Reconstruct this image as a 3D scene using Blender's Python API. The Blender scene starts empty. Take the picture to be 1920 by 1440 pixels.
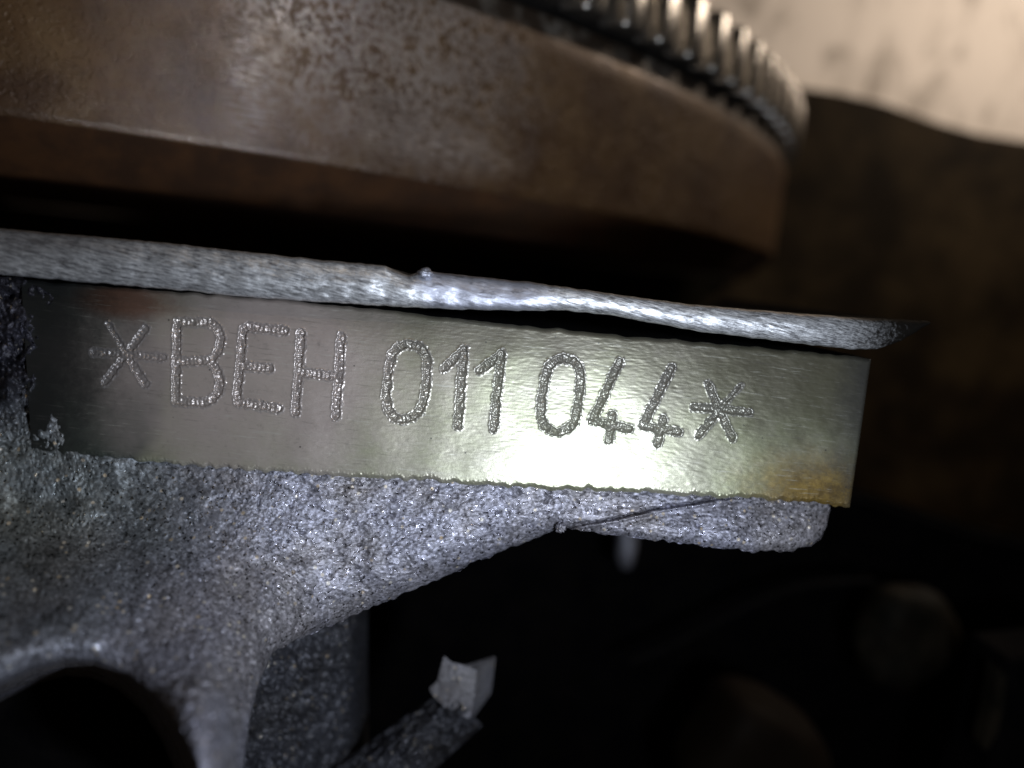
import bpy, bmesh, math
import numpy as np
from mathutils import Matrix, Vector

# ------------------------------------------------------------------ camera / world / lights
# 1 unit = 1 cm.  x along the stamped pad, z along the crankshaft, y away from the viewer.
S = bpy.context.scene
C = S.collection
S.unit_settings.scale_length = 0.01
rng = np.random.default_rng(7)

HFOV = math.radians(65.0)
CAM = np.array([0.0, -3.96, 0.0])
YAW, PITCH, ROLL = -0.0876, -0.14, -0.1014
def _rz(a): return np.array([[math.cos(a), -math.sin(a), 0], [math.sin(a), math.cos(a), 0], [0, 0, 1]])
def _rx(a): return np.array([[1, 0, 0], [0, math.cos(a), -math.sin(a)], [0, math.sin(a), math.cos(a)]])
def _ry(a): return np.array([[math.cos(a), 0, math.sin(a)], [0, 1, 0], [-math.sin(a), 0, math.cos(a)]])
ROT = _rz(YAW) @ _rx(PITCH) @ _ry(ROLL)

cd = bpy.data.cameras.new('camera'); cam = bpy.data.objects.new('camera', cd); C.objects.link(cam)
cd.sensor_width = 36.0; cd.lens = 18.0 / math.tan(HFOV / 2)
cd.clip_start = 0.05; cd.clip_end = 500
M = Matrix.Identity(4)
for i in range(3):
    M[i][0] = ROT[i, 0]; M[i][1] = ROT[i, 2]; M[i][2] = -ROT[i, 1]; M[i][3] = CAM[i]
cam.matrix_world = M
cd.dof.use_dof = True
cd.dof.focus_distance = 4.0
cd.dof.aperture_fstop = cd.lens * 1e-3 / (2 * 0.064)
S.camera = cam

W = bpy.data.worlds.new('World'); S.world = W; W.use_nodes = True
bg = W.node_tree.nodes['Background']
bg.inputs['Color'].default_value = (1.0, 0.72, 0.45, 1); bg.inputs['Strength'].default_value = 0.010

def lamp(name, loc, target, energy, size, color, spread=180):
    l = bpy.data.lights.new(name, 'AREA'); l.shape = 'DISK'; l.size = size; l.energy = energy; l.color = color
    l.spread = math.radians(spread)
    o = bpy.data.objects.new(name, l); C.objects.link(o); o.location = loc
    o.rotation_euler = (Vector(target) - Vector(loc)).to_track_quat('-Z', 'Y').to_euler()
    return o
lamp('torch_light', (1.40, -3.9, -0.78), (0.35, 0.0, -0.95), 92, 0.28, (0.79, 0.87, 1.0), 135)
lamp('room_lamp', (15.5, 7.0, 11.0), (6.0, 15.0, 4.6), 980, 2.4, (1.0, 0.84, 0.69), 140)
lamp('upper_lamp', (2.6, -4.1, 3.5), (-0.9, 0.5, 1.3), 8, 0.12, (0.90, 0.93, 1.0), 60)
lamp('side_lamp', (-0.45, -5.2, 3.2), (-2.5, 1.0, 1.0), 13, 0.10, (1.0, 0.70, 0.36))

S.view_settings.view_transform = 'Standard'
S.view_settings.look = 'None'
S.view_settings.exposure = 0.0
S.view_settings.gamma = 1.0

# ------------------------------------------------------------------ helpers
FPX = 960 / math.tan(HFOV / 2)
TILT = math.tan(math.radians(8.5))
PZ, PY = -1.05, -0.07                         # the pad leans back a little about its lower edge
def ray(u, v):
    u = np.asarray(u, float); v = np.asarray(v, float)
    d = np.stack([(u - 960) / FPX, np.ones_like(u), -(v - 720) / FPX], -1)
    return d @ ROT.T
def at(u, v, y):
    d = ray(u, v); s = (np.asarray(y) - CAM[1]) / d[..., 1]
    return CAM + d * s[..., None]
def on_pad(u, v):
    d = ray(u, v)
    # y - PY = TILT*(z - PZ)
    s = (PY - TILT * PZ - CAM[1]) / (d[..., 1] - TILT * d[..., 2])
    return CAM + d * s[..., None]
def pl(x, pts):
    p = np.array(pts, float); return np.interp(x, p[:, 0], p[:, 1])
def noise_img(shape, scale, seed, ani=(1, 1), angle=0.0, power=1.0):
    """band-limited gaussian noise, feature size `scale` pixels"""
    g = np.random.default_rng(seed)
    f = np.fft.rfft2(g.standard_normal(shape))
    ky = np.fft.fftfreq(shape[0])[:, None]; kx = np.fft.rfftfreq(shape[1])[None, :]
    ca, sa = math.cos(angle), math.sin(angle)
    a = (kx * ca + ky * sa) * ani[0]; b = (-kx * sa + ky * ca) * ani[1]
    k = np.sqrt(a * a + b * b) * scale
    n = np.fft.irfft2(f * np.exp(-(k ** 2) * 2.0 * power), s=shape)
    return n / n.std()
def sample(img, u, v, u0, v0, step):
    x = np.clip((u - u0) / step, 0, img.shape[1] - 1.001); y = np.clip((v - v0) / step, 0, img.shape[0] - 1.001)
    xi = x.astype(int); yi = y.astype(int); fx = x - xi; fy = y - yi
    return (img[yi, xi] * (1 - fx) * (1 - fy) + img[yi, xi + 1] * fx * (1 - fy) + img[yi + 1, xi] * (1 - fx) * fy + img[yi + 1, xi + 1] * fx * fy)
def seg_dist(px, py, a, b):
    dx, dy = b[0] - a[0], b[1] - a[1]; L = math.hypot(dx, dy)
    t = np.clip(((px - a[0]) * dx + (py - a[1]) * dy) / (L * L), 0, 1)
    ex = px - a[0] - t * dx; ey = py - a[1] - t * dy
    return np.hypot(ex, ey), t * L, (dx * (py - a[1]) - dy * (px - a[0])) / L

def link(name, me, mat, parent=None, smooth=True):
    o = bpy.data.objects.new(name, me); C.objects.link(o)
    if mat: me.materials.append(mat)
    if smooth: me.polygons.foreach_set('use_smooth', np.ones(len(me.polygons), bool))
    if parent:
        o.parent = parent
        if parent in WORLD_PARENTS: o.location = -parent.location
    return o
WORLD_PARENTS = []
def mesh_np(verts, quads):
    me = bpy.data.meshes.new('mesh')
    v = np.asarray(verts, np.float32); q = np.asarray(quads, np.int32)
    me.vertices.add(len(v)); me.vertices.foreach_set('co', v.ravel())
    me.loops.add(q.size); me.loops.foreach_set('vertex_index', q.ravel())
    me.polygons.add(len(q)); me.polygons.foreach_set('loop_start', np.arange(0, q.size, q.shape[1], dtype=np.int32))
    me.update(calc_edges=True)
    return me
def grid_quads(nr, nc, flip=False):
    i = np.arange(nr * nc).reshape(nr, nc)
    q = np.stack([i[:-1, :-1], i[1:, :-1], i[1:, 1:], i[:-1, 1:]], -1).reshape(-1, 4)
    return q[:, ::-1] if flip else q
def grid_obj(name, P, mat, parent=None, flip=False, attr=None):
    nr, nc = P.shape[:2]
    me = mesh_np(P.reshape(-1, 3), grid_quads(nr, nc, flip))
    if attr is not None:
        a = me.attributes.new('px', 'FLOAT_VECTOR', 'POINT')
        a.data.foreach_set('vector', attr.reshape(-1, 3).astype(np.float32).ravel())
    return link(name, me, mat, parent)
def compact(verts, quads):
    ids, inv = np.unique(quads, return_inverse=True)
    return ids, inv.reshape(quads.shape)
def empty(name, loc=(0, 0, 0)):
    o = bpy.data.objects.new(name, None); C.objects.link(o); o.location = loc; o.empty_display_size = 0.1
    return o
def tag(o, label=None, cat=None, group=None, kind=None):
    if label: o['label'] = label
    if cat: o['category'] = cat
    if group: o['group'] = group
    if kind: o['kind'] = kind
    return o

# ------------------------------------------------------------------ materials
class NT:
    def __init__(s, name):
        s.m = bpy.data.materials.new(name); s.m.use_nodes = True
        s.t = s.m.node_tree; s.b = s.t.nodes['Principled BSDF']
        s.co = None
    def n(s, typ, **kw):
        o = s.t.nodes.new(typ)
        for k, v in kw.items(): setattr(o, k, v)
        return o
    def l(s, a, b): s.t.links.new(a, b)
    def coord(s, kind='Object', attr=None, scale=(1, 1, 1), rot=(0, 0, 0)):
        if attr:
            a = s.n('ShaderNodeAttribute', attribute_name=attr); out = a.outputs['Vector']
        else:
            out = s.n('ShaderNodeTexCoord').outputs[kind]
        if any(rot):
            m0 = s.n('ShaderNodeMapping'); s.l(out, m0.inputs['Vector']); m0.inputs['Rotation'].default_value = rot
            out = m0.outputs['Vector']
        mp = s.n('ShaderNodeMapping'); s.l(out, mp.inputs['Vector'])
        mp.inputs['Scale'].default_value = scale
        return mp.outputs['Vector']
    def noise(s, vec, scale, detail=3, rough=0.6, dist=0.0):
        o = s.n('ShaderNodeTexNoise'); s.l(vec, o.inputs['Vector'])
        o.inputs['Scale'].default_value = scale; o.inputs['Detail'].default_value = detail
        o.inputs['Roughness'].default_value = rough; o.inputs['Distortion'].default_value = dist
        return o.outputs['Fac']
    def voro(s, vec, scale, feature='F1', out='Distance', rnd=1.0):
        o = s.n('ShaderNodeTexVoronoi', feature=feature); s.l(vec, o.inputs['Vector'])
        o.inputs['Scale'].default_value = scale; o.inputs['Randomness'].default_value = rnd
        return o.outputs[out]
    def ramp(s, fac, stops):
        o = s.n('ShaderNodeValToRGB'); s.l(fac, o.inputs['Fac'])
        e = o.color_ramp.elements
        while len(e) > len(stops): e.remove(e[-1])
        while len(e) < len(stops): e.new(1.0)
        for i, (p, c) in enumerate(stops):
            e[i].position = p
            e[i].color = (c, c, c, 1) if not isinstance(c, tuple) else (*c, 1)
        return o.outputs['Color']
    def mix(s, fac, a, b, mode='MIX'):
        o = s.n('ShaderNodeMix', data_type='RGBA', blend_type=mode)
        for sock, val in ((o.inputs[0], fac), (o.inputs[6], a), (o.inputs[7], b)):
            if isinstance(val, (int, float)): sock.default_value = val
            elif isinstance(val, tuple): sock.default_value = (*val, 1)
            else: s.l(val, sock)
        return o.outputs[2]
    def math(s, op, a, b=None, clamp=False):
        o = s.n('ShaderNodeMath', operation=op, use_clamp=clamp)
        for i, val in enumerate((a, b)):
            if val is None: continue
            if isinstance(val, (int, float)): o.inputs[i].default_value = val
            else: s.l(val, o.inputs[i])
        return o.outputs[0]
    def sep(s, vec):
        o = s.n('ShaderNodeSeparateXYZ'); s.l(vec, o.inputs[0]); return o.outputs
    def bump(s, h, strength, dist, prev=None):
        o = s.n('ShaderNodeBump'); s.l(h, o.inputs['Height'])
        o.inputs['Strength'].default_value = strength; o.inputs['Distance'].default_value = dist
        if prev: s.l(prev, o.inputs['Normal'])
        return o.outputs['Normal']
    def set(s, **kw):
        for k, v in kw.items():
            k = k.replace('_', ' ')
            if isinstance(v, (int, float)): s.b.inputs[k].default_value = v
            elif isinstance(v, tuple): s.b.inputs[k].default_value = (*v, 1)
            else: s.l(v, s.b.inputs[k])
        return s.m
    # soft spot in the (x, z) plane of the object coordinates: 1 inside, 0 outside
    def blob(s, xs, ys, cx, cy, rx, ry, warp=None, soft=0.5):
        dx = s.math('DIVIDE', s.math('SUBTRACT', xs, cx), rx); dy = s.math('DIVIDE', s.math('SUBTRACT', ys, cy), ry)
        d = s.math('SQRT', s.math('ADD', s.math('MULTIPLY', dx, dx), s.math('MULTIPLY', dy, dy)))
        if warp is not None: d = s.math('ADD', d, s.math('MULTIPLY', s.math('SUBTRACT', warp, 0.5), 1.2))
        mr = s.n('ShaderNodeMapRange', interpolation_type='SMOOTHSTEP'); s.l(d, mr.inputs['Value'])
        mr.inputs['From Min'].default_value = 1 + soft; mr.inputs['From Max'].default_value = 1 - soft
        return mr.outputs['Result']

def mat_pad(groove=False):
    m = NT('engraved_metal' if groove else 'machined_metal')
    o = m.coord(); X, Y, Z = m.sep(o)
    big = m.noise(o, 2.2, 4, 0.65); mid = m.noise(o, 9, 4, 0.65); fine = m.noise(o, 60, 2, 0.6)
    br = m.noise(m.coord(scale=(2.6, 26, 26)), 3.2, 5, 0.75)
    col = m.mix(m.ramp(big, [(0.35, 0.0), (0.65, 1.0)]), (0.36, 0.348, 0.265), (0.31, 0.325, 0.195))
    col = m.mix(m.math('MULTIPLY', m.ramp(mid, [(0.48, 0.0), (0.72, 1.0)]), 0.5), col, (0.20, 0.18, 0.15))
    # warm brown oil film along the upper edge, darker greenish area at the left
    gmid = m.noise(o, 8, 8, 0.8)
    dirt_top = m.blob(X, Z, 0.5, -0.20, 3.0, 0.26, gmid, 0.6)
    col = m.mix(m.math('MULTIPLY', dirt_top, 0.8), col, (0.11, 0.095, 0.075))
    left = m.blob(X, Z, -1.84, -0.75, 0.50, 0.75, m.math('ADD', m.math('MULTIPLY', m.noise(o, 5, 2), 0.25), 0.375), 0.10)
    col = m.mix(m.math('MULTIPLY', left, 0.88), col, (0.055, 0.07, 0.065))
    mauve = m.blob(X, Z, -0.85, -0.62, 0.75, 0.42, big, 0.6)
    col = m.mix(m.math('MULTIPLY', mauve, 0.85), col, (0.50, 0.42, 0.385))
    rust = m.blob(X, Z, -1.55, -0.33, 0.22, 0.08, gmid, 0.5)
    col = m.mix(m.math('MULTIPLY', rust, 0.7), col, (0.16, 0.06, 0.025))
    ur = m.blob(X, Z, 1.9, -0.42, 0.75, 0.32, mid, 0.7)
    col = m.mix(m.math('MULTIPLY', ur, 0.85), col, (0.10, 0.092, 0.06))
    amber = m.blob(X, Z, 2.0, -0.98, 0.34, 0.17, m.noise(o, 14, 9, 0.85), 0.8)
    col = m.mix(m.math('MULTIPLY', amber, 0.92), col, m.mix(m.ramp(gmid, [(0.42, 0.0), (0.6, 1.0)]), (0.13, 0.075, 0.012), (0.30, 0.19, 0.035)))
    scr = m.noise(m.coord(scale=(1.3, 24, 24), rot=(0, math.radians(-1.5), 0)), 4.0, 3, 0.7)
    col = m.mix(m.math('MULTIPLY', m.ramp(scr, [(0.60, 0.0), (0.70, 1.0)]), 0.45), col, (0.55, 0.54, 0.47))
    col = m.mix(m.math('MULTIPLY', m.ramp(scr, [(0.30, 1.0), (0.40, 0.0)]), 0.45), col, (0.13, 0.12, 0.10))
    col = m.mix(m.math('MULTIPLY', m.ramp(m.noise(o, 28, 6, 0.8), [(0.57, 0.0), (0.72, 1.0)]), 0.4), col, (0.14, 0.13, 0.11))
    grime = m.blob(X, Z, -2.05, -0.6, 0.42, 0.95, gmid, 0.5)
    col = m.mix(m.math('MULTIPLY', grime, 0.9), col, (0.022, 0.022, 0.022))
    end_fade = m.blob(X, Z, 2.27, -0.5, 0.2, 0.62, gmid, 0.6)  # right end darkened in colour where the highlight falls off
    col = m.mix(m.math('MULTIPLY', end_fade, 0.7), col, (0.05, 0.05, 0.052))
    specks = m.ramp(m.voro(o, 11, 'F1', 'Distance'), [(0.035, 1.0), (0.06, 0.0)])
    col = m.mix(m.math('MULTIPLY', specks, 0.8), col, (0.05, 0.05, 0.045))
    if groove: col = m.mix(0.35, col, (0.30, 0.285, 0.29))
    nrm = m.bump(br, 0.16 if not groove else 0.05, 0.004)
    nrm = m.bump(fine, 0.12, 0.003, nrm)
    rough = m.math('ADD', m.math('MULTIPLY', mid, 0.22), 0.24 if not groove else 0.2)
    return m.set(Base_Color=col, Metallic=0.45, Roughness=rough, Normal=nrm)

def mat_cast(name, light, dark, metallic=0.35, warm=0.5, rough=0.42):
    m = NT(name); o = m.coord(); X, Y, Z = m.sep(o)
    big = m.noise(o, 1.8, 4, 0.6); grain = m.noise(o, 60, 5, 0.8)
    gr = m.sep(m.voro(o, 95, 'F1', 'Color')); gr2 = m.sep(m.voro(o, 48, 'F1', 'Color'))
    val = m.math('ADD', m.math('MULTIPLY', gr[0], 0.32), m.math('ADD', m.math('MULTIPLY', gr2[1], 0.22), m.math('MULTIPLY', grain, 0.66)))
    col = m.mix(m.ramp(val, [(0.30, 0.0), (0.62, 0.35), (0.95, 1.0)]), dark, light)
    smut = m.noise(o, 4.5, 6, 0.7, 0.4)
    col = m.mix(m.math('MULTIPLY', m.ramp(smut, [(0.50, 0.0), (0.66, 1.0)]), 0.7), col, m.mix(1.0, col, (0.34, 0.32, 0.30), 'MULTIPLY'))
    tint = m.ramp(big, [(0.42, 0.0), (0.6, 1.0)])
    col = m.mix(m.math('MULTIPLY', tint, warm), col, m.mix(1.0, col, (0.95, 0.86, 0.66), 'MULTIPLY'))
    # moss-green oil film at the far left
    film = m.blob(X, Z, -1.95, -1.25, 0.75, 0.42, big, 0.7)
    col = m.mix(m.math('MULTIPLY', film, 0.7 if warm > 0.4 else 0.0), col, m.mix(1.0, col, (0.34, 0.42, 0.30), 'MULTIPLY'))
    soot = m.blob(X, Z, -2.25, -0.35, 0.62, 0.62, m.noise(o, 6, 8, 0.75), 0.35)
    col = m.mix(m.math('MULTIPLY', soot, 0.9 if warm > 0.4 else 0.0), col, m.mix(1.0, col, (0.10, 0.10, 0.13), 'MULTIPLY'))
    grit_glint = m.voro(o, 30, 'F1', 'Distance')  # pale sand grains, also glints put into the colour
    pick = m.sep(m.voro(o, 30, 'F1', 'Color'))
    g = m.math('MULTIPLY', m.ramp(grit_glint, [(0.20, 1.0), (0.34, 0.0)]), m.ramp(pick[0], [(0.84, 0.0), (0.90, 1.0)]))
    col = m.mix(m.math('MULTIPLY', g, 0.8), col, m.mix(pick[1], (0.70, 0.66, 0.58), (0.55, 0.42, 0.26)))
    flake = m.ramp(gr[2], [(0.90, 0.0), (0.94, 1.0)])
    nrm = m.bump(grain, 0.4, 0.006)
    nrm = m.bump(gr[1], 0.26, 0.006, nrm)
    rg = m.math('SUBTRACT', rough, m.math('MULTIPLY', flake, 0.22))
    mt = m.math('ADD', metallic, m.math('MULTIPLY', flake, 0.5))
    return m.set(Base_Color=col, Metallic=mt, Roughness=rg, Normal=nrm)

def mat_plate():
    m = NT('filed_plate_metal'); o = m.coord(); X, Y, Z = m.sep(o)
    st = m.noise(m.coord(scale=(4, 46, 46), rot=(0, math.radians(-9), 0)), 3.6, 5, 0.75)
    big = m.noise(o, 3.0, 3, 0.6); grain = m.noise(o, 55, 3, 0.7)
    col = m.mix(m.ramp(st, [(0.38, 0.0), (0.60, 1.0)]), (0.16, 0.16, 0.17), (0.85, 0.86, 0.87))
    dull = m.blob(X, Z, 0.15, -0.10, 0.34, 0.2, big, 0.22)
    col = m.mix(m.math('MULTIPLY', dull, 0.8), col, (0.36, 0.37, 0.44))
    dirt = m.ramp(m.noise(m.coord(scale=(1, 3, 3)), 9, 4, 0.7), [(0.56, 0.0), (0.66, 1.0)])
    col = m.mix(m.math('MULTIPLY', dirt, 0.6), col, (0.06, 0.055, 0.05))
    lefty = m.blob(X, Z, -2.2, 0.0, 0.9, 0.14, big, 0.6)
    col = m.mix(m.math('MULTIPLY', lefty, 0.6), col, (0.16, 0.15, 0.15))
    tip_fade = m.blob(X, Z, 2.95, -0.1, 0.95, 0.9, m.math('ADD', m.math('MULTIPLY', grain, 0.5), 0.25), 0.3)  # right tip darkened in colour, standing in for weaker light there
    col = m.mix(tip_fade, col, (0.010, 0.0085, 0.007))
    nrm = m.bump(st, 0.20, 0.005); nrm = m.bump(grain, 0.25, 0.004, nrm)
    return m.set(Base_Color=col, Metallic=m.math('SUBTRACT', 0.68, m.math('MULTIPLY', tip_fade, 0.6)), Roughness=m.math('ADD', 0.36, m.math('MULTIPLY', m.math('ADD', tip_fade, m.ramp(grain, [(0.35, 0.0), (0.65, 0.35)])), 0.4)), Normal=nrm, Specular_IOR_Level=m.math('SUBTRACT', 0.5, m.math('MULTIPLY', tip_fade, 0.46)))

def mat_rim():
    m = NT('oily_rim_metal'); o = m.coord(attr='px'); X, Y, Z = m.sep(o)   # x = arc length, y = height
    big = m.noise(o, 1.6, 4, 0.6, 0.4); mid = m.noise(o, 7, 5, 0.65); fine = m.noise(o, 45, 3, 0.7)
    stre = m.noise(m.coord(attr='px', scale=(3, 26, 1)), 2.6, 4, 0.7)
    oil = m.mix(m.ramp(big, [(0.35, 0.0), (0.68, 1.0)]), (0.048, 0.020, 0.0055), (0.125, 0.070, 0.026))
    oil = m.mix(m.math('MULTIPLY', m.ramp(mid, [(0.4, 0.0), (0.65, 1.0)]), 0.45), oil, (0.08, 0.045, 0.028))
    # bare grey patches broken by round oil spots
    vr = m.voro(o, 36, 'SMOOTH_F1', 'Distance')
    spots = m.ramp(m.math('ADD', vr, m.math('MULTIPLY', m.math('SUBTRACT', mid, 0.5), 0.9)), [(0.36, 0.0), (0.44, 1.0)])
    A0 = 0.0
    edge = m.math('ADD', m.math('MULTIPLY', m.noise(o, 3.0, 8, 0.75), 1.6), -0.3)
    patch1 = m.blob(X, Y, 0.72, 1.62, 0.85, 0.75, edge, 0.85)
    patch2 = m.blob(X, Y, 0.95, 0.85, 0.65, 0.16, mid, 0.7)
    patch3 = m.blob(X, Y, -0.35, 1.05, 0.16, 0.32, mid, 0.7)
    p2 = m.math('MULTIPLY', patch2, m.ramp(stre, [(0.46, 0.0), (0.56, 1.0)]))
    p3 = m.math('MULTIPLY', patch3, m.ramp(stre, [(0.44, 0.0), (0.6, 0.8)]))
    bare = m.math('MAXIMUM', m.math('MULTIPLY', patch1, spots), m.math('MAXIMUM', p2, p3))
    col = m.mix(m.math('MULTIPLY', bare, 0.8), oil, (0.40, 0.34, 0.30))
    rough = m.math('SUBTRACT', 0.5, m.math('MULTIPLY', m.ramp(mid, [(0.4, 0.0), (0.6, 1.0)]), 0.14))
    wet = m.blob(X, Y, -0.5, 1.5, 1.35, 1.3, mid, 0.6)
    cn = m.bump(m.noise(o, 30, 5, 0.75), 0.42, 0.010)
    nrm = m.bump(mid, 0.12, 0.02); nrm = m.bump(spots, 0.5, 0.006, nrm); nrm = m.bump(fine, 0.35, 0.004, nrm)
    return m.set(Base_Color=col, Metallic=0.3, Roughness=m.math('SUBTRACT', rough, m.math('MULTIPLY', bare, 0.2)), Normal=nrm, Coat_Weight=m.math('MULTIPLY', wet, 0.75), Coat_Roughness=0.07, Coat_Normal=cn)

def mat_simple(name, c1, c2, scale, metallic=0.0, rough=0.6, bump=0.3, bdist=0.02, lo=0.4, hi=0.62, spec=0.5):
    m = NT(name); o = m.coord()
    n = m.noise(o, scale, 5, 0.65); f = m.noise(o, scale * 8, 3, 0.7)
    col = m.mix(m.ramp(n, [(lo, 0.0), (hi, 1.0)]), c1, c2)
    nrm = m.bump(f, bump, bdist)
    return m.set(Base_Color=col, Metallic=metallic, Roughness=rough, Normal=nrm, Specular_IOR_Level=spec)

def mat_wall():
    m = NT('pale_stained_surface'); o = m.coord(scale=(1, 1, 1))
    n = m.noise(m.coord(scale=(1.3, 1, 0.8)), 0.85, 5, 0.7, 0.6); b = m.noise(o, 0.25, 2)
    col = m.mix(m.ramp(b, [(0.3, 0.0), (0.7, 1.0)]), (0.56, 0.51, 0.46), (0.66, 0.60, 0.54))
    col = m.mix(m.math('MULTIPLY', m.ramp(n, [(0.50, 0.0), (0.66, 1.0)]), 0.75), col, (0.22, 0.19, 0.16))
    return m.set(Base_Color=col, Roughness=0.8)

M_PAD, M_GRV = mat_pad(), mat_pad(True)
M_CAST = mat_cast('sand_cast_aluminium', (0.58, 0.58, 0.70), (0.095, 0.093, 0.105))
M_DCAST = mat_cast('shaded_dark_casting', (0.21, 0.215, 0.25), (0.015, 0.015, 0.018), 0.4, 0.3, 0.36)  # darker copy of the cast metal, with shade put into its colour
M_BOSS = mat_cast('clean_cast_face', (0.46, 0.45, 0.50), (0.20, 0.20, 0.22), 0.3, 0.3, 0.5)
M_PLATE = mat_plate()
M_RIM = mat_rim()
M_CHAM = mat_simple('rusty_brown_iron', (0.036, 0.014, 0.004), (0.066, 0.026, 0.007), 4, 0.1, 0.65, 0.2, 0.01)
M_SHOULDER = mat_simple('greasy_shoulder_metal', (0.05, 0.034, 0.022), (0.26, 0.24, 0.21), 5, 0.3, 0.65, 0.5, 0.02, 0.5, 0.66)
M_GEAR = mat_simple('dark_gear_steel', (0.34, 0.32, 0.29), (0.52, 0.49, 0.45), 9, 0.9, 0.24, 0.25, 0.01)
M_GEARB = mat_simple('black_greasy_steel', (0.012, 0.011, 0.010), (0.03, 0.027, 0.024), 6, 0.3, 0.5)
M_COVER = mat_simple('mottled_brown_cover', (0.013, 0.0078, 0.0028), (0.052, 0.034, 0.015), 0.6, 0.0, 0.7, 0.3, 0.03, 0.42, 0.64, 0.12)
M_BLACK = mat_simple('black_grime_and_shade', (0.003, 0.003, 0.0035), (0.007, 0.006, 0.006), 3, 0.0, 0.8, 0.2, 0.02, 0.4, 0.62, 0.05)  # grime on the deck; black sheets in it stand in for deep shade
M_BROWN = mat_simple('dull_brown_paint', (0.008, 0.0045, 0.002), (0.013, 0.008, 0.004), 1.2, 0.0, 0.7, 0.3, 0.02, 0.4, 0.62, 0.12)
M_LUG = mat_simple('grey_brown_casting', (0.008, 0.007, 0.0045), (0.028, 0.022, 0.014), 2.4, 0.0, 0.7, 0.3, 0.02, 0.4, 0.62, 0.15)
M_STEEL = mat_simple('dull_grey_steel', (0.20, 0.20, 0.23), (0.40, 0.40, 0.45), 4, 0.5, 0.45)
M_WALL = mat_wall()

# ------------------------------------------------------------------ large structure
def box_mesh(x0, x1, y0, y1, z0, z1, bevel=0.0):
    bm = bmesh.new(); bmesh.ops.create_cube(bm, size=1)
    for v in bm.verts:
        v.co = Vector(((x0 + x1) / 2 + v.co.x * (x1 - x0), (y0 + y1) / 2 + v.co.y * (y1 - y0), (z0 + z1) / 2 + v.co.z * (z1 - z0)))
    if bevel: bmesh.ops.bevel(bm, geom=bm.edges[:], offset=bevel, segments=3, affect='EDGES')
    me = bpy.data.meshes.new('mesh'); bm.to_mesh(me); bm.free(); return me
def prism(name, pts, y0, y1, mat, parent=None, bevel=0.0, shear=(0, 0), smooth=False):
    """outline of 3-D points on the plane y0 pushed back to y1, edges bevelled"""
    bm = bmesh.new()
    f = [bm.verts.new(p) for p in pts]
    b = [bm.verts.new((p[0] + shear[0], p[1] + (y1 - y0), p[2] + shear[1])) for p in pts]
    n = len(f)
    bm.faces.new(f); bm.faces.new(b[::-1])
    for i in range(n): bm.faces.new((f[i], b[i], b[(i + 1) % n], f[(i + 1) % n]))
    bmesh.ops.recalc_face_normals(bm, faces=bm.faces[:])
    if bevel: bmesh.ops.bevel(bm, geom=bm.edges[:], offset=bevel, segments=3, affect='EDGES', clamp_overlap=True)
    me = bpy.data.meshes.new('mesh'); bm.to_mesh(me); bm.free()
    return link(name, me, mat, parent, smooth)

wall = link('wall', box_mesh(-45, 60, 15, 15.5, -40, 40), M_WALL, None, False); tag(wall, kind='structure')

# dark cover standing between the flywheel and the pale wall, its top edge sloping down to the right
top = [(1505, 163), (1580, 174), (1660, 193), (1760, 229), (1840, 251), (1920, 263), (2100, 290), (2500, 380)]
CY = 10.3
pts = [tuple(at(np.float64(u), np.float64(v), CY)) for u, v in top]
zl_ = pts[0][2]
pts = [(5.62, CY, zl_ + 0.02)] + [p for p in pts if p[0] > 5.7]
pts += [(pts[-1][0], CY, -16.0), (-14.0, CY, -16.0), (-14.0, CY, 0.245), (5.12, CY, 0.245), (5.46, CY, 0.56), (5.62, CY, 0.75)]
cover = prism('dark_cover', pts, CY, CY + 0.4, M_COVER, None, 0.06)
tag(cover, 'large mottled dark brown cover behind the flywheel with a gently sloping top edge', 'cover')

# ------------------------------------------------------------------ flywheel
AX, AY, R = -6.39, 12.363, 12.003
fw = empty('flywheel', (AX, AY, 0.25))
tag(fw, 'big round oily brown steel flywheel with a toothed ring gear at the top', 'flywheel')
def lathe(name, prof, mat, parent, a0=-180, a1=180, n=720, attr=False):
    t = np.radians(np.linspace(a0, a1, n + 1)); p = np.array(prof, float)
    P = np.stack([p[:, 0][:, None] * np.cos(t), p[:, 0][:, None] * np.sin(t), np.repeat((p[:, 1] - 0.25)[:, None], n + 1, 1)], -1)
    A = None
    if attr:
        # arc length measured from the angle facing the camera, and height
        arc = R * (t - math.radians(-63.5))
        A = np.stack([np.repeat(arc[None], len(p), 0), np.repeat(p[:, 1][:, None], n + 1, 1), P[..., 0] * 0], -1)
    return grid_obj(name, P, mat, parent, flip=True, attr=A)
ZL, ZU = 0.573, 1.829
lathe('rim', [(R - 0.004, ZL), (R, ZL + 0.004)] + [(R, z) for z in np.linspace(ZL + 0.05, ZU - 0.03, 10)] + [(R - 0.012, ZU)], M_RIM, fw, attr=True)
lathe('chamfer', [(2.0, 0.26), (R - 0.33, 0.26), (R - 0.30, 0.28), (R - 0.004, ZL)], M_CHAM, fw)
lathe('shoulder', [(R - 0.012, ZU), (R - 0.075, ZU + 0.075), (R - 0.085, ZU + 0.17), (R - 0.12, ZU + 0.19), (R - 0.35, ZU + 0.20)], M_SHOULDER, fw)
GB, GT = 2.085, 2.62
gear = lathe('ring_gear', [(R - 0.35, ZU + 0.2), (R - 0.33, GB), (R - 0.12, GB + 0.03), (R - 0.10, GB + 0.06), (R - 0.10, GT - 0.04), (R - 0.14, GT), (4.0, GT)], M_GEARB, fw)
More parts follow.
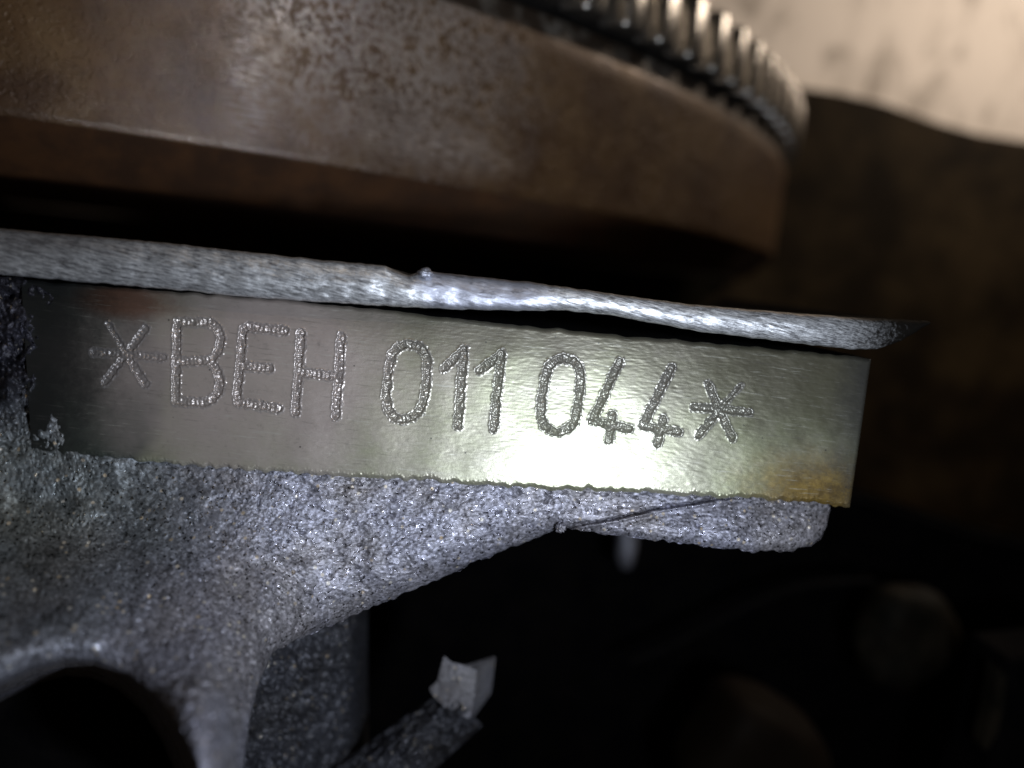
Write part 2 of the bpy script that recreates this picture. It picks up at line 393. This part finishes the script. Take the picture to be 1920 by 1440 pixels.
# one tooth at angle 0
def tooth_mesh():
    half = [(0.0, 0.142), (0.075, 0.140), (0.105, 0.132), (0.128, 0.115), (0.142, 0.090), (0.152, 0.05), (0.168, -0.02), (0.182, -0.06), (0.205, -0.09)]
    prof = [(-w, h) for w, h in half[:0:-1]] + half
    k = len(prof)
    zs = [(GB, 0.97, -0.012), (GB + 0.015, 0.99, -0.003), (GB + 0.03, 1.0, 0.0), (GT - 0.03, 1.0, 0.0), (GT + 0.004, 0.92, -0.02)]
    V = []; F = []
    for z, sc, dr in zs:
        for w, h in prof: V.append((R + (h + dr if h > 0 else h), w * (sc if h > 0 else 1), z - 0.25))
    for j in range(len(zs) - 1):
        for i in range(k - 1): F.append((j * k + i, j * k + i + 1, (j + 1) * k + i + 1, (j + 1) * k + i))
    n = len(V); V += V[:k] + V[(len(zs) - 1) * k:]
    F.append(tuple(range(n + k - 1, n - 1, -1))); F.append(tuple(range(n + k, n + 2 * k)))
    me = bpy.data.meshes.new('mesh'); me.from_pydata(V, [], F)
    bm = bmesh.new(); bm.from_mesh(me); bmesh.ops.recalc_face_normals(bm, faces=bm.faces[:]); bm.to_mesh(me); bm.free()
    if sum(p.normal.x * p.area for p in me.polygons) < 0: me.flip_normals()
    return me
tooth0 = link('tooth', tooth_mesh(), M_GEAR, gear)
NT_ = 156
for k in range(NT_):
    o = tooth0 if k == 0 else tooth0.copy()
    if k: C.objects.link(o); o.parent = gear
    o.rotation_euler = (0, 0, math.radians(-48.1 + k * 360 / NT_))

# ------------------------------------------------------------------ sheet metal plate
plate = empty('spacer_plate', (0, 0, -0.15))
tag(plate, 'bright filed silver sheet metal plate edge between the flywheel and the stamped block', 'plate')
PO = np.array([0, 0, -0.15]); WORLD_PARENTS.append(plate)
ptop = [(-160, 414), (0, 430), (300, 456), (600, 489), (722, 500), (734, 509), (766, 517), (784, 513), (800, 510), (850, 516), (1000, 531), (1100, 546), (1300, 573), (1500, 590), (1640, 600), (1745, 604)]
pbot = [(-160, 504), (0, 515), (130, 526), (300, 541), (500, 560), (700, 572), (850, 580), (1000, 583), (1063, 582), (1147, 591), (1238, 609), (1300, 620), (1400, 632), (1500, 644), (1600, 656), (1645, 655), (1690, 638), (1725, 618), (1745, 606)]
nu, nt = 1300, 40
U = np.linspace(-160, 1745, nu)
T = np.linspace(0, 1, nt)
vt = pl(U, ptop) + np.interp(U, np.arange(-200, 1800, 3), noise_img((2, 667), 5, 9)[0]) * 0.45
vb = pl(U, pbot) + np.interp(U, np.arange(-200, 1800, 3), noise_img((2, 667), 6, 10)[0]) * 0.6
vb = np.maximum(vb, vt + 2)
UU, TT = np.meshgrid(U, T); VV = vt + (vb - vt) * TT
bulge = 0.034 * (1 - (2 * TT - 1) ** 2) ** 0.5
YY = -0.09 - bulge + 0.02 * np.clip((UU - 1500) / 250, 0, 1) ** 2 * 6
YY += 0.02 * np.exp(-((UU - 925) / 110) ** 4) * (1 - TT)          # flat unfiled stretch
nz = sample(noise_img((100, 700), 2.0, 21, (3.0, 0.6), math.radians(17)), UU, VV, -170, 400, 3)
YY += nz * 0.0005 + sample(noise_img((100, 700), 12, 22), UU, VV, -170, 400, 3) * 0.0015
P = at(UU, VV, YY)
back_t = P[0].copy(); back_t[:, 1] = 3.2; back_t[:, 2] -= 0.12
back_b = P[-1].copy(); back_b[:, 1] = 3.2
Pf = np.concatenate([back_t[None], P[:1] + [[0, 0.03, 0.004]], P, P[-1:] + [[0, 0.03, -0.0]], back_b[None]], 0)
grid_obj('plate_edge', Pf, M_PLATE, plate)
# rolled burr beside the notch
bm = bmesh.new(); bmesh.ops.create_icosphere(bm, subdivisions=4, radius=1)
g = np.random.default_rng(3)
for v in bm.verts:
    n = math.sin(v.co.x * 5 + 1) * math.cos(v.co.y * 4) * 0.12 + math.sin(v.co.z * 9) * 0.08
    v.co *= (1 + n); v.co = Vector((v.co.x * 0.036, v.co.y * 0.045, v.co.z * 0.024))
me = bpy.data.meshes.new('mesh'); bm.to_mesh(me); bm.free()
b = link('burr', me, M_PLATE, plate); b.location = Vector(at(np.float64(798), np.float64(512), -0.115) - PO)

# ------------------------------------------------------------------ engine block
blk = empty('engine_block', (0, 0, -1.2)); BO = np.array([0, 0, -1.2]); WORLD_PARENTS.append(blk)
tag(blk, 'grey cast aluminium engine block with a machined pad stamped BEH 011 044', 'engine block')
# --- pad, a height field with the strokes pressed into it
CH = [
 ('engraved_star', [[(273, 616), (197, 716)], [(176, 660), (305, 670)], [(203, 607), (236, 662), (273, 720)]], 7.2),
 ('engraved_letter', [[(333, 606), (329, 752)], [(333, 604), (394, 604), (409, 616), (414, 634), (411, 656), (394, 675), (332, 679)], [(394, 677), (408, 695), (413, 718), (409, 736), (396, 750), (380, 755), (329, 752)]], 7.6),
 ('engraved_letter', [[(534, 620), (466, 612), (456, 618), (444, 745), (448, 755), (522, 766)], [(450, 686), (505, 690)]], 7.6),
 ('engraved_letter', [[(565, 624), (554, 773)], [(640, 631), (630, 779)], [(561, 698), (634, 706)]], 7.6),
 ('engraved_digit', [[(764, 646), (747, 650), (735, 664), (729, 687), (724, 742), (728, 768), (738, 781), (753, 787), (772, 783), (787, 770), (795, 750), (799, 718), (801, 676), (795, 658), (783, 648), (764, 646)]], 7.6),
 ('engraved_digit', [[(870, 654), (859, 797)], [(833, 690), (870, 656)]], 7.6),
 ('engraved_digit', [[(940, 663), (926, 803)], [(899, 694), (940, 665)]], 7.6),
 ('engraved_digit', [[(1057, 671), (1041, 676), (1029, 688), (1022, 708), (1016, 748), (1014, 781), (1020, 797), (1032, 807), (1048, 810), (1064, 805), (1076, 792), (1082, 772), (1087, 735), (1089, 704), (1085, 688), (1074, 676), (1057, 671)]], 7.6),
 ('engraved_digit', [[(1162, 679), (1110, 789), (1180, 804)], [(1148, 777), (1141, 826)]], 7.2),
 ('engraved_digit', [[(1259, 690), (1205, 798), (1273, 809)], [(1244, 786), (1232, 833)]], 7.2),
 ('engraved_star', [[(1327, 720), (1373, 821)], [(1387, 724), (1309, 817)], [(1301, 763), (1404, 773)]], 6.4),
]
pedge_t = [(20, 522), (130, 532), (400, 551), (700, 578), (950, 607), (1200, 632), (1400, 648), (1637, 671)]
pedge_b = [(20, 846), (120, 853), (300, 868), (500, 884), (700, 898), (1000, 916), (1200, 925), (1400, 935), (1540, 945), (1597, 953)]
nc, nr = 1320, 290
s = np.linspace(0, 1, nc); t = np.linspace(0, 1, nr)
ut = 40 + (1637 - 40) * s; ub = 60 + (1597 - 60) * s
vt = pl(ut, pedge_t) + np.interp(ut, np.arange(0, 1700, 3), noise_img((2, 567), 8, 31)[0]) * 0.9
vb = pl(ub, pedge_b) + np.interp(ub, np.arange(0, 1700, 3), noise_img((2, 567), 5, 32)[0]) * 1.8 
UU = ut[None] + (ub - ut)[None] * t[:, None]; VV = vt[None] + (vb - vt)[None] * t[:, None]
P = on_pad(UU, VV)
PN = np.array([0, -1, TILT]); PN /= np.linalg.norm(PN)
H = np.zeros_like(UU)
owner = np.full(UU.shape, -1)
rip = np.random.default_rng(5)
n1 = sample(noise_img((300, 1100), 2.2, 41), UU, VV, 20, 510, 1.5)
n2 = sample(noise_img((300, 1100), 5, 42), UU, VV, 20, 510, 1.5)
D = np.full(UU.shape, 1e9); AL = np.zeros_like(UU); AC = np.zeros_like(UU); WD = np.full(UU.shape, 7.6)
for ci, (nm, strokes, w) in enumerate(CH):
    for st in strokes:
        off = rip.uniform(0, 50)
        for a, bb in zip(st[:-1], st[1:]):
            m = (UU > min(a[0], bb[0]) - 25) & (UU < max(a[0], bb[0]) + 25) & (VV > min(a[1], bb[1]) - 25) & (VV < max(a[1], bb[1]) + 25)
            idx = np.nonzero(m)
            d, al, ac = seg_dist(UU[idx], VV[idx], a, bb)
            ww = w
            if nm == 'engraved_star' and (a == (203, 607)): ww = 4.6
            if nm == 'engraved_star' and (a == (1387, 724)): ww = np.where(al < 55, 4.4, 6.2)
            e = d - ww
            better = e < D[idx] - WD[idx]
            k = tuple(i[better] for i in idx)
            D[k] = d[better]; AL[k] = (al + off)[better]; AC[k] = ac[better]; owner[k] = ci
            WD[k] = (ww if np.isscalar(ww) else ww[better])
            off += math.hypot(bb[0] - a[0], bb[1] - a[1])
e = D - WD + n2 * 0.9                                            # ragged outline
inside = np.clip(-e / 2.2, 0, 1); inside = inside * inside * (3 - 2 * inside)
burr = np.exp(-((e - 1.2) / 2.0) ** 2)
ph = (AL + 0.05 * AC ** 2 + n2 * 0.8) / 8.0
sc_ = np.abs(np.sin(np.pi * ph))
dep = np.where(owner == 0, 0.55, np.where(owner == 1, 0.8, 1.0))
H -= inside * (0.0120 + 0.003 * n2) * dep
H += inside * (0.0040 * (sc_ - 0.5) + 0.0010 * n1) * dep
H += burr * (0.0012 + 0.0010 * n1)
# hand-finished surface: slight waves, dings, ripples towards the right end
H += sample(noise_img((200, 560), 26, 44), UU, VV, 20, 500, 3) * 0.0010
H += sample(noise_img((300, 1100), 3.2, 45, (2.6, 0.6), math.radians(4)), UU, VV, 20, 510, 1.5) * 0.00013
H += sample(noise_img((300, 1100), 5, 46, (1.6, 0.7), math.radians(15)), UU, VV, 20, 510, 1.5) * 0.00014 * np.clip((UU - 950) / 350, 0, 1)
# edges round over
ed = np.minimum(np.minimum(VV - vt[None], (vb[None] - VV)), (ut[None] + (ub - ut)[None] * t[:, None])[:, -1:] - UU)
H -= 0.02 * np.clip(1 - ed / 9, 0, 1) ** 2
lowedge = np.exp(-((vb[None] - VV) / 7) ** 2)
H += lowedge * n1 * 0.0022
P = P + H[..., None] * PN
owner[e > 3.5] = -1
q = grid_quads(nr, nc).reshape(nr - 1, nc - 1, 4)
ow = owner[:-1, :-1]
V = P.reshape(-1, 3)
qq = q[ow < 0]; ids, inv = compact(V, qq)
pad = link('machined_pad', mesh_np(V[ids], inv), M_PAD, blk)
for ci, (nm, strokes, w) in enumerate(CH):
    qq = q[ow == ci]
    ids, inv = compact(V, qq)
    link(nm, mesh_np(V[ids], inv), M_GRV, pad)
# right end face and upper deck behind the pad
E0 = P[:, -1]
side = np.stack([E0, E0 + [0.0, 0.06, 0], E0 + [0.02, 1.6, 0]], 1)
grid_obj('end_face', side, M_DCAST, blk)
T0 = P[0]
deck = np.stack([T0 + [0, 3.0, 0], T0 + [0, 0.05, 0.0], T0], 0)
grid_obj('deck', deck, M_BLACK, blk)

# --- rough cast body under the pad
ctop = [(-90, 516), (40, 520), (72, 560), (84, 640), (104, 740), (132, 830), (165, 853), (300, 860), (500, 876), (700, 890), (1000, 908), (1200, 917), (1400, 927), (1540, 938), (1556, 946)]
cbot = [(-90, 1540), (400, 1540), (440, 1530), (456, 1440), (467, 1352), (485, 1280), (510, 1225), (545, 1205), (625, 1172), (700, 1138), (800, 1098), (900, 1050), (1000, 1012), (1050, 989), (1080, 991), (1130, 1000), (1230, 1013), (1300, 1022), (1400, 1033), (1490, 1033), (1520, 1023), (1540, 1006), (1550, 985), (1556, 958)]
nc, nr = 760, 330
# columns denser where the lower edge is steep
U = np.unique(np.concatenate([np.linspace(-90, 40, 50), np.linspace(40, 175, 130), np.linspace(175, 430, 100), np.linspace(430, 560, 110), np.linspace(560, 1500, 380), np.linspace(1500, 1556, 60)]))
nc = len(U)
vt = pl(U, ctop); vb = pl(U, cbot)
vb = vb + np.interp(U, np.arange(-100, 1600, 3), noise_img((2, 567), 4, 52)[0]) * 1.6
vb = np.maximum(vb, vt + 3)
t = np.linspace(0, 1, nr)
UU = np.repeat(U[None], nr, 0); VV = vt + (vb - vt) * t[:, None]
ctrl = np.array([(0, 600, .02), (50, 530, .055), (84, 640, .025), (104, 740, -.02), (0, 720, -.03), (132, 830, -.06), (0, 850, -.10), (165, 858, -0.07), (300, 880, -.035), (450, 885, -.03), (600, 900, .0), (1000, 920, .01), (1300, 950, .0), (1500, 980, .01),
  (200, 1000, -.12), (600, 980, -.03), (800, 1000, -.02), (1000, 980, .0), (600, 1100, -.10), (400, 1100, -.24), (200, 1100, -.30), (0, 1000, -.16), (0, 1100, -.34), (-80, 1180, -.55), (0, 1190, -.52), (150, 1170, -.46),
  (300, 1190, -.44), (420, 1200, -.40), (520, 1200, -.30), (620, 1160, -.14), (470, 1300, -.52), (450, 1400, -.70), (435, 1480, -.82), (390, 1300, -.66), (375, 1390, -.88), (360, 1480, -1.05), (200, 1300, -.62), (0, 1400, -.85), (200, 1480, -1.0)], float)
def rbf(cu, cv, cy, u, v):
    def k(d): return np.sqrt(d * d + 60.0 ** 2)
    d = np.hypot(cu[:, None] - cu, cv[:, None] - cv)
    A = np.zeros((len(cu) + 3,) * 2); A[:-3, :-3] = k(d); A[:-3, -3] = 1; A[:-3, -2] = cu / 1000; A[:-3, -1] = cv / 1000; A[-3:, :-3] = A[:-3, -3:].T
    A[:len(cu), :len(cu)] += np.eye(len(cu)) * -2.0
    w = np.linalg.solve(A, np.concatenate([cy, [0, 0, 0]]))
    out = w[-3] + w[-2] * u / 1000 + w[-1] * v / 1000
    for i in range(len(cu)): out = out + w[i] * k(np.hypot(u - cu[i], v - cv[i]))
    return out
YY = rbf(ctrl[:, 0], ctrl[:, 1], np.where(ctrl[:, 1] > 960, ctrl[:, 2] * 1.55, ctrl[:, 2]), UU, VV)
# rounded edge towards the dark gap
edge = [p for p in cbot if p[0] >= 440]
de = np.full(UU.shape, 1e9)
for a, bb in zip(edge[:-1], edge[1:]):
    d, _, _ = seg_dist(UU, VV, a, bb); de = np.minimum(de, d)
rw = np.interp(UU, [440, 520, 700, 1000, 1060, 1556], [110, 110, 85, 60, 24, 40])
x = np.clip(1 - de / rw, 0, 1)
YY += (1 - np.sqrt(np.clip(1 - x * x, 0, 1))) * rw * 0.0026 * 0.85
# hollow in the lower left
hol = [(-200, 1330), (-60, 1290), (0, 1262), (60, 1236), (120, 1222), (180, 1226), (245, 1252), (305, 1300), (350, 1360), (385, 1430), (410, 1540)]
dh = np.full(UU.shape, 1e9); sg = np.zeros_like(UU)
for a, bb in zip(hol[:-1], hol[1:]):
    d, _, cr = seg_dist(UU, VV, a, bb); m = d < dh; dh = np.where(m, d, dh); sg = np.where(m, np.sign(cr), sg)
ins = dh * sg + 34                                                 # lip starts 55 px outside the line
ins = np.clip(ins, 0, None)
YY += ins ** 2 / 220 * 0.0105 + np.clip(ins - 45, 0, None) ** 1.3 * 0.012
YY = np.minimum(YY, 4.6)
# sand-cast grain
step = 2.0; sh = (540, 860)
jit = np.interp(VV, np.arange(400, 1600, 4), noise_img((2, 300), 5, 55)[0]) * 7 + np.interp(VV, np.arange(400, 1600, 4), noise_img((2, 300), 14, 56)[0]) * 6
UU = UU + jit * np.clip((UU - 25) / 30, 0, 1) * np.clip((190 - UU) / 30, 0, 1) * np.clip((800 - VV) / 60, 0, 1)
f1 = sample(noise_img(sh, 2.1, 61), UU, VV, -100, 500, step)
f2 = sample(noise_img(sh, 3.6, 62), UU, VV, -100, 500, step)
f3 = sample(noise_img(sh, 16, 63), UU, VV, -100, 500, step)
f4 = sample(noise_img(sh, 3.0, 64, (0.5, 1.9), math.radians(-52)), UU, VV, -100, 500, step)
wl = np.clip((VV - 900) / 350, 0, 1) * np.clip((900 - UU) / 500, 0, 1)
pits = np.clip(f2 - 1.3, 0, 2)
YY += 0.0012 * f1 * (1 - 0.6 * wl) + 0.0024 * f4 * wl + 0.0006 * f2 + 0.0030 * f3 + 0.0045 * f2 * np.clip((VV - 1150) / 120, 0, 1) * np.clip((UU - 220) / 120, 0, 1) * np.clip((640 - UU) / 60, 0, 1) + 0.009 * pits
rough_left = np.clip((130 - UU) / 90, 0, 1) * np.clip((860 - VV) / 120, 0, 1)
YY += rough_left * (0.03 * f3 + 0.015 * f2)
# crack / casting seam on the right lip
seam = [(1062, 990), (1100, 981), (1150, 972), (1200, 960), (1250, 949), (1290, 944), (1360, 933)]
dsm = np.full(UU.shape, 1e9); ss = np.zeros_like(UU)
for a, bb in zip(seam[:-1], seam[1:]):
    d, _, cr = seg_dist(UU, VV, a, bb); m = d < dsm; dsm = np.where(m, d, dsm); ss = np.where(m, cr, ss)
YY += 0.035 * np.exp(-(np.abs(ss + f2 * 1.3) / 2.6) ** 2) * (dsm < 9) - 0.014 * np.exp(-((ss - 6) / 4) ** 2) * (dsm < 14)
YY += 0.012 * (ss > 0) * (dsm < 40) * np.clip(1 - dsm / 40, 0, 1)
P = at(UU, VV, YY)
lastrow = P[-1]
lu, lv, ly = UU[-1], VV[-1], YY[-1]
Pf = np.concatenate([P, at(lu - 3, lv - 2, ly + 0.04)[None], at(lu - 30, lv - 22, ly + 0.5)[None], at(lu - 70, lv - 50, ly + 2.0)[None]], 0)
grid_obj('cast_body', Pf, M_CAST, blk)
hf = [(-300, 1320), (-60, 1330), (60, 1262), (120, 1255), (180, 1268), (230, 1310), (280, 1370), (330, 1450), (360, 1600), (-300, 1600)]
prism('hollow_shade_sheet', [tuple(at(np.float64(a), np.float64(b_), 0.55)) for a, b_ in hf], 0.55, 0.8, M_BLACK, blk, 0.02)  # black sheet added inside the hollow, standing in for its shade
rb = [(560, 880), (1500, 900), (1640, 930), (1820, 990), (2150, 1060), (2150, 1700), (380, 1600), (420, 1100)]
prism('shade_backing', [tuple(at(np.float64(a), np.float64(b_), 5.2)) for a, b_ in rb], 5.2, 5.45, M_BLACK, blk, 0.08)  # black sheet added behind the gap, standing in for deep shade
# little lump of flash at the start of the seam
bm = bmesh.new(); bmesh.ops.create_icosphere(bm, subdivisions=4, radius=1)
for v in bm.verts:
    n = math.sin(v.co.x * 7) * math.cos(v.co.y * 6 + 1) * 0.18 + math.sin(v.co.z * 11 + v.co.x * 4) * 0.15
    v.co *= (1 + n); v.co = Vector((v.co.x * 0.026, v.co.y * 0.03, v.co.z * 0.024))
me = bpy.data.meshes.new('mesh'); bm.to_mesh(me); bm.free()
f = link('casting_flash', me, M_CAST, blk); f.location = Vector(at(np.float64(1051), np.float64(989), -0.01) - BO)

# --- lower wall behind the rounded edge, its shade put into the colour
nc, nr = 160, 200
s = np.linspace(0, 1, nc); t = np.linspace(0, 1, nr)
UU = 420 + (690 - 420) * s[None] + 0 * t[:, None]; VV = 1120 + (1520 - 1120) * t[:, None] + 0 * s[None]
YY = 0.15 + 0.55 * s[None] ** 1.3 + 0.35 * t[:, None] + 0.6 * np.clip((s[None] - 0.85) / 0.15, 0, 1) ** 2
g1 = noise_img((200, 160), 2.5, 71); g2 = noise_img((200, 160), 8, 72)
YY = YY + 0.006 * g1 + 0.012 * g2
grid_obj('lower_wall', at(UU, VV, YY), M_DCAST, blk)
# --- diagonal web running to the bright boss
nc, nr = 200, 140
s = np.linspace(0, 1, nc)[None]; t = np.linspace(0, 1, nr)[:, None]
A_ = np.array([500, 1530]); B_ = np.array([835, 1290]); C_ = np.array([1010, 1530])
UU = (A_[0] + (B_[0] - A_[0]) * s) * (1 - t) + (600 + (905 - 600) * s) * t + 0
VV = (A_[1] + (B_[1] - A_[1]) * s) * (1 - t) + (1640 + (1360 - 1640) * s) * t
YY = 0.75 - 0.25 * np.sin(np.pi * t) + 0.1 * s + 0.008 * noise_img((140, 200), 3, 73) + 0.02 * noise_img((140, 200), 12, 74)
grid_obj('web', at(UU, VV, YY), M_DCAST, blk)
fp = [(832, 1229), (846, 1241), (868, 1247), (893, 1258), (889, 1305), (882, 1348), (858, 1340), (836, 1328), (812, 1305), (804, 1291), (820, 1276), (826, 1252)]
pts = [tuple(at(np.float64(u), np.float64(v), 0.62)) for u, v in fp]
bpx = [(850, 1250), (858, 1256), (880, 1244), (930, 1230), (921, 1300), (884, 1350), (862, 1338), (845, 1325), (830, 1305), (826, 1294), (836, 1282), (842, 1266)]
bpts = [tuple(at(np.float64(u), np.float64(v), 0.95)) for u, v in bpx]
bm = bmesh.new(); F_ = [bm.verts.new(p) for p in pts]; B_ = [bm.verts.new(p) for p in bpts]; n_ = len(pts)
bm.faces.new(F_); bm.faces.new(B_[::-1])
for i in range(n_): bm.faces.new((F_[i], B_[i], B_[(i + 1) % n_], F_[(i + 1) % n_]))
bmesh.ops.recalc_face_normals(bm, faces=bm.faces[:])
bmesh.ops.bevel(bm, geom=bm.edges[:], offset=0.006, segments=2, affect='EDGES', clamp_overlap=True)
me = bpy.data.meshes.new('mesh'); bm.to_mesh(me); bm.free()
boss = link('boss', me, M_BOSS, blk, False)
boss['label'] = 'small bright square cast face standing out of the dark gap'

# ------------------------------------------------------------------ things in the gloom below
def tube(name, pts, r, mat, seg=12):
    pts = [Vector(p) for p in pts]; V = []; F = []
    for i, p in enumerate(pts):
        d = (pts[min(i + 1, len(pts) - 1)] - pts[max(i - 1, 0)]).normalized()
        a = d.cross(Vector((0, 1, 0.01))).normalized(); b = d.cross(a)
        for k in range(seg):
            th = 2 * math.pi * k / seg; V.append(tuple(p + (a * math.cos(th) + b * math.sin(th)) * r))
    for i in range(len(pts) - 1):
        for k in range(seg):
            F.append((i * seg + k, i * seg + (k + 1) % seg, (i + 1) * seg + (k + 1) % seg, (i + 1) * seg + k))
    return link(name, mesh_np(V, F), mat)
u = np.linspace(1180, 1640, 40); v = np.interp(u, [1180, 1320, 1450, 1560, 1640], [1250, 1180, 1112, 1088, 1092])
v = np.convolve(np.pad(v, 6, mode='edge'), np.ones(13) / 13, 'valid')
o = tube('hose', at(u, v, np.full(40, 3.6)), 0.035, mat_simple('dull_rubber', (0.004, 0.0036, 0.0036), (0.008, 0.007, 0.007), 6, 0.0, 0.8, 0.3, 0.02, 0.4, 0.62, 0.1))
tag(o, 'thin dull dark hose arching through the gloom under the block', 'hose')
def lumpy(name, u, v, y, sx, sy, sz, mat, amp=0.15, sub=5, roty=0.0, box=1.0):
    bm = bmesh.new(); bmesh.ops.create_icosphere(bm, subdivisions=sub, radius=1)
    for w in bm.verts:
        c = w.co
        n = math.sin(c.x * 4 + 1) * math.cos(c.z * 3.3 + 2) * amp + math.sin(c.y * 6 + c.x * 5) * amp * 0.4
        c = Vector([math.copysign(abs(k) ** box, k) for k in c]) * (1 + n)
        w.co = Vector((c.x * sx, c.y * sy, c.z * sz))
    me = bpy.data.meshes.new('mesh'); bm.to_mesh(me); bm.free()
    o = link(name, me, mat); o.location = Vector(at(np.float64(u), np.float64(v), y)); o.rotation_euler = (0, roty, 0)
    return o
o = lumpy('cast_lug', 1690, 1195, 3.6, 0.46, 0.3, 0.53, M_LUG, 0.12, 5, 0.35, 0.8)
tag(o, 'rounded grey brown cast lug, dim and blurred, at lower right of the block', 'lug')
o = lumpy('brown_housing', 1400, 1420, 3.0, 0.62, 0.5, 0.62, M_BROWN, 0.06, 5, 0.5, 0.6)
tag(o, 'dull brown blurred housing at the bottom in the dark gap', 'housing')
o = lumpy('stud_end', 1174, 1022, 3.9, 0.10, 0.12, 0.26, M_STEEL, 0.08, 4, -0.08, 0.8)
tag(o, 'small bluish blurred stud end just below the cracked lip', 'stud')
br = empty('bracket', tuple(at(np.float64(1880), np.float64(1330), 1.6)))
tag(br, 'grey metal bracket edge at the lower right corner of the picture', 'bracket')
bo = at(np.float64(1880), np.float64(1330), 1.6)
fp = [(1872, 1252), (1890, 1268), (1884, 1330), (1872, 1380), (1850, 1412), (1844, 1398), (1856, 1350), (1866, 1300)]
prism('flange', [tuple(at(np.float64(a), np.float64(b_), 1.6) - bo) for a, b_ in fp], 1.6, 1.75, M_LUG, br, 0.01)
fp = [(1893, 1240), (2060, 1225), (2060, 1600), (1800, 1600), (1862, 1420), (1888, 1330)]
prism('plate_body', [tuple(at(np.float64(a), np.float64(b_), 1.78) - bo) for a, b_ in fp], 1.78, 2.3, M_BLACK, br, 0.02)
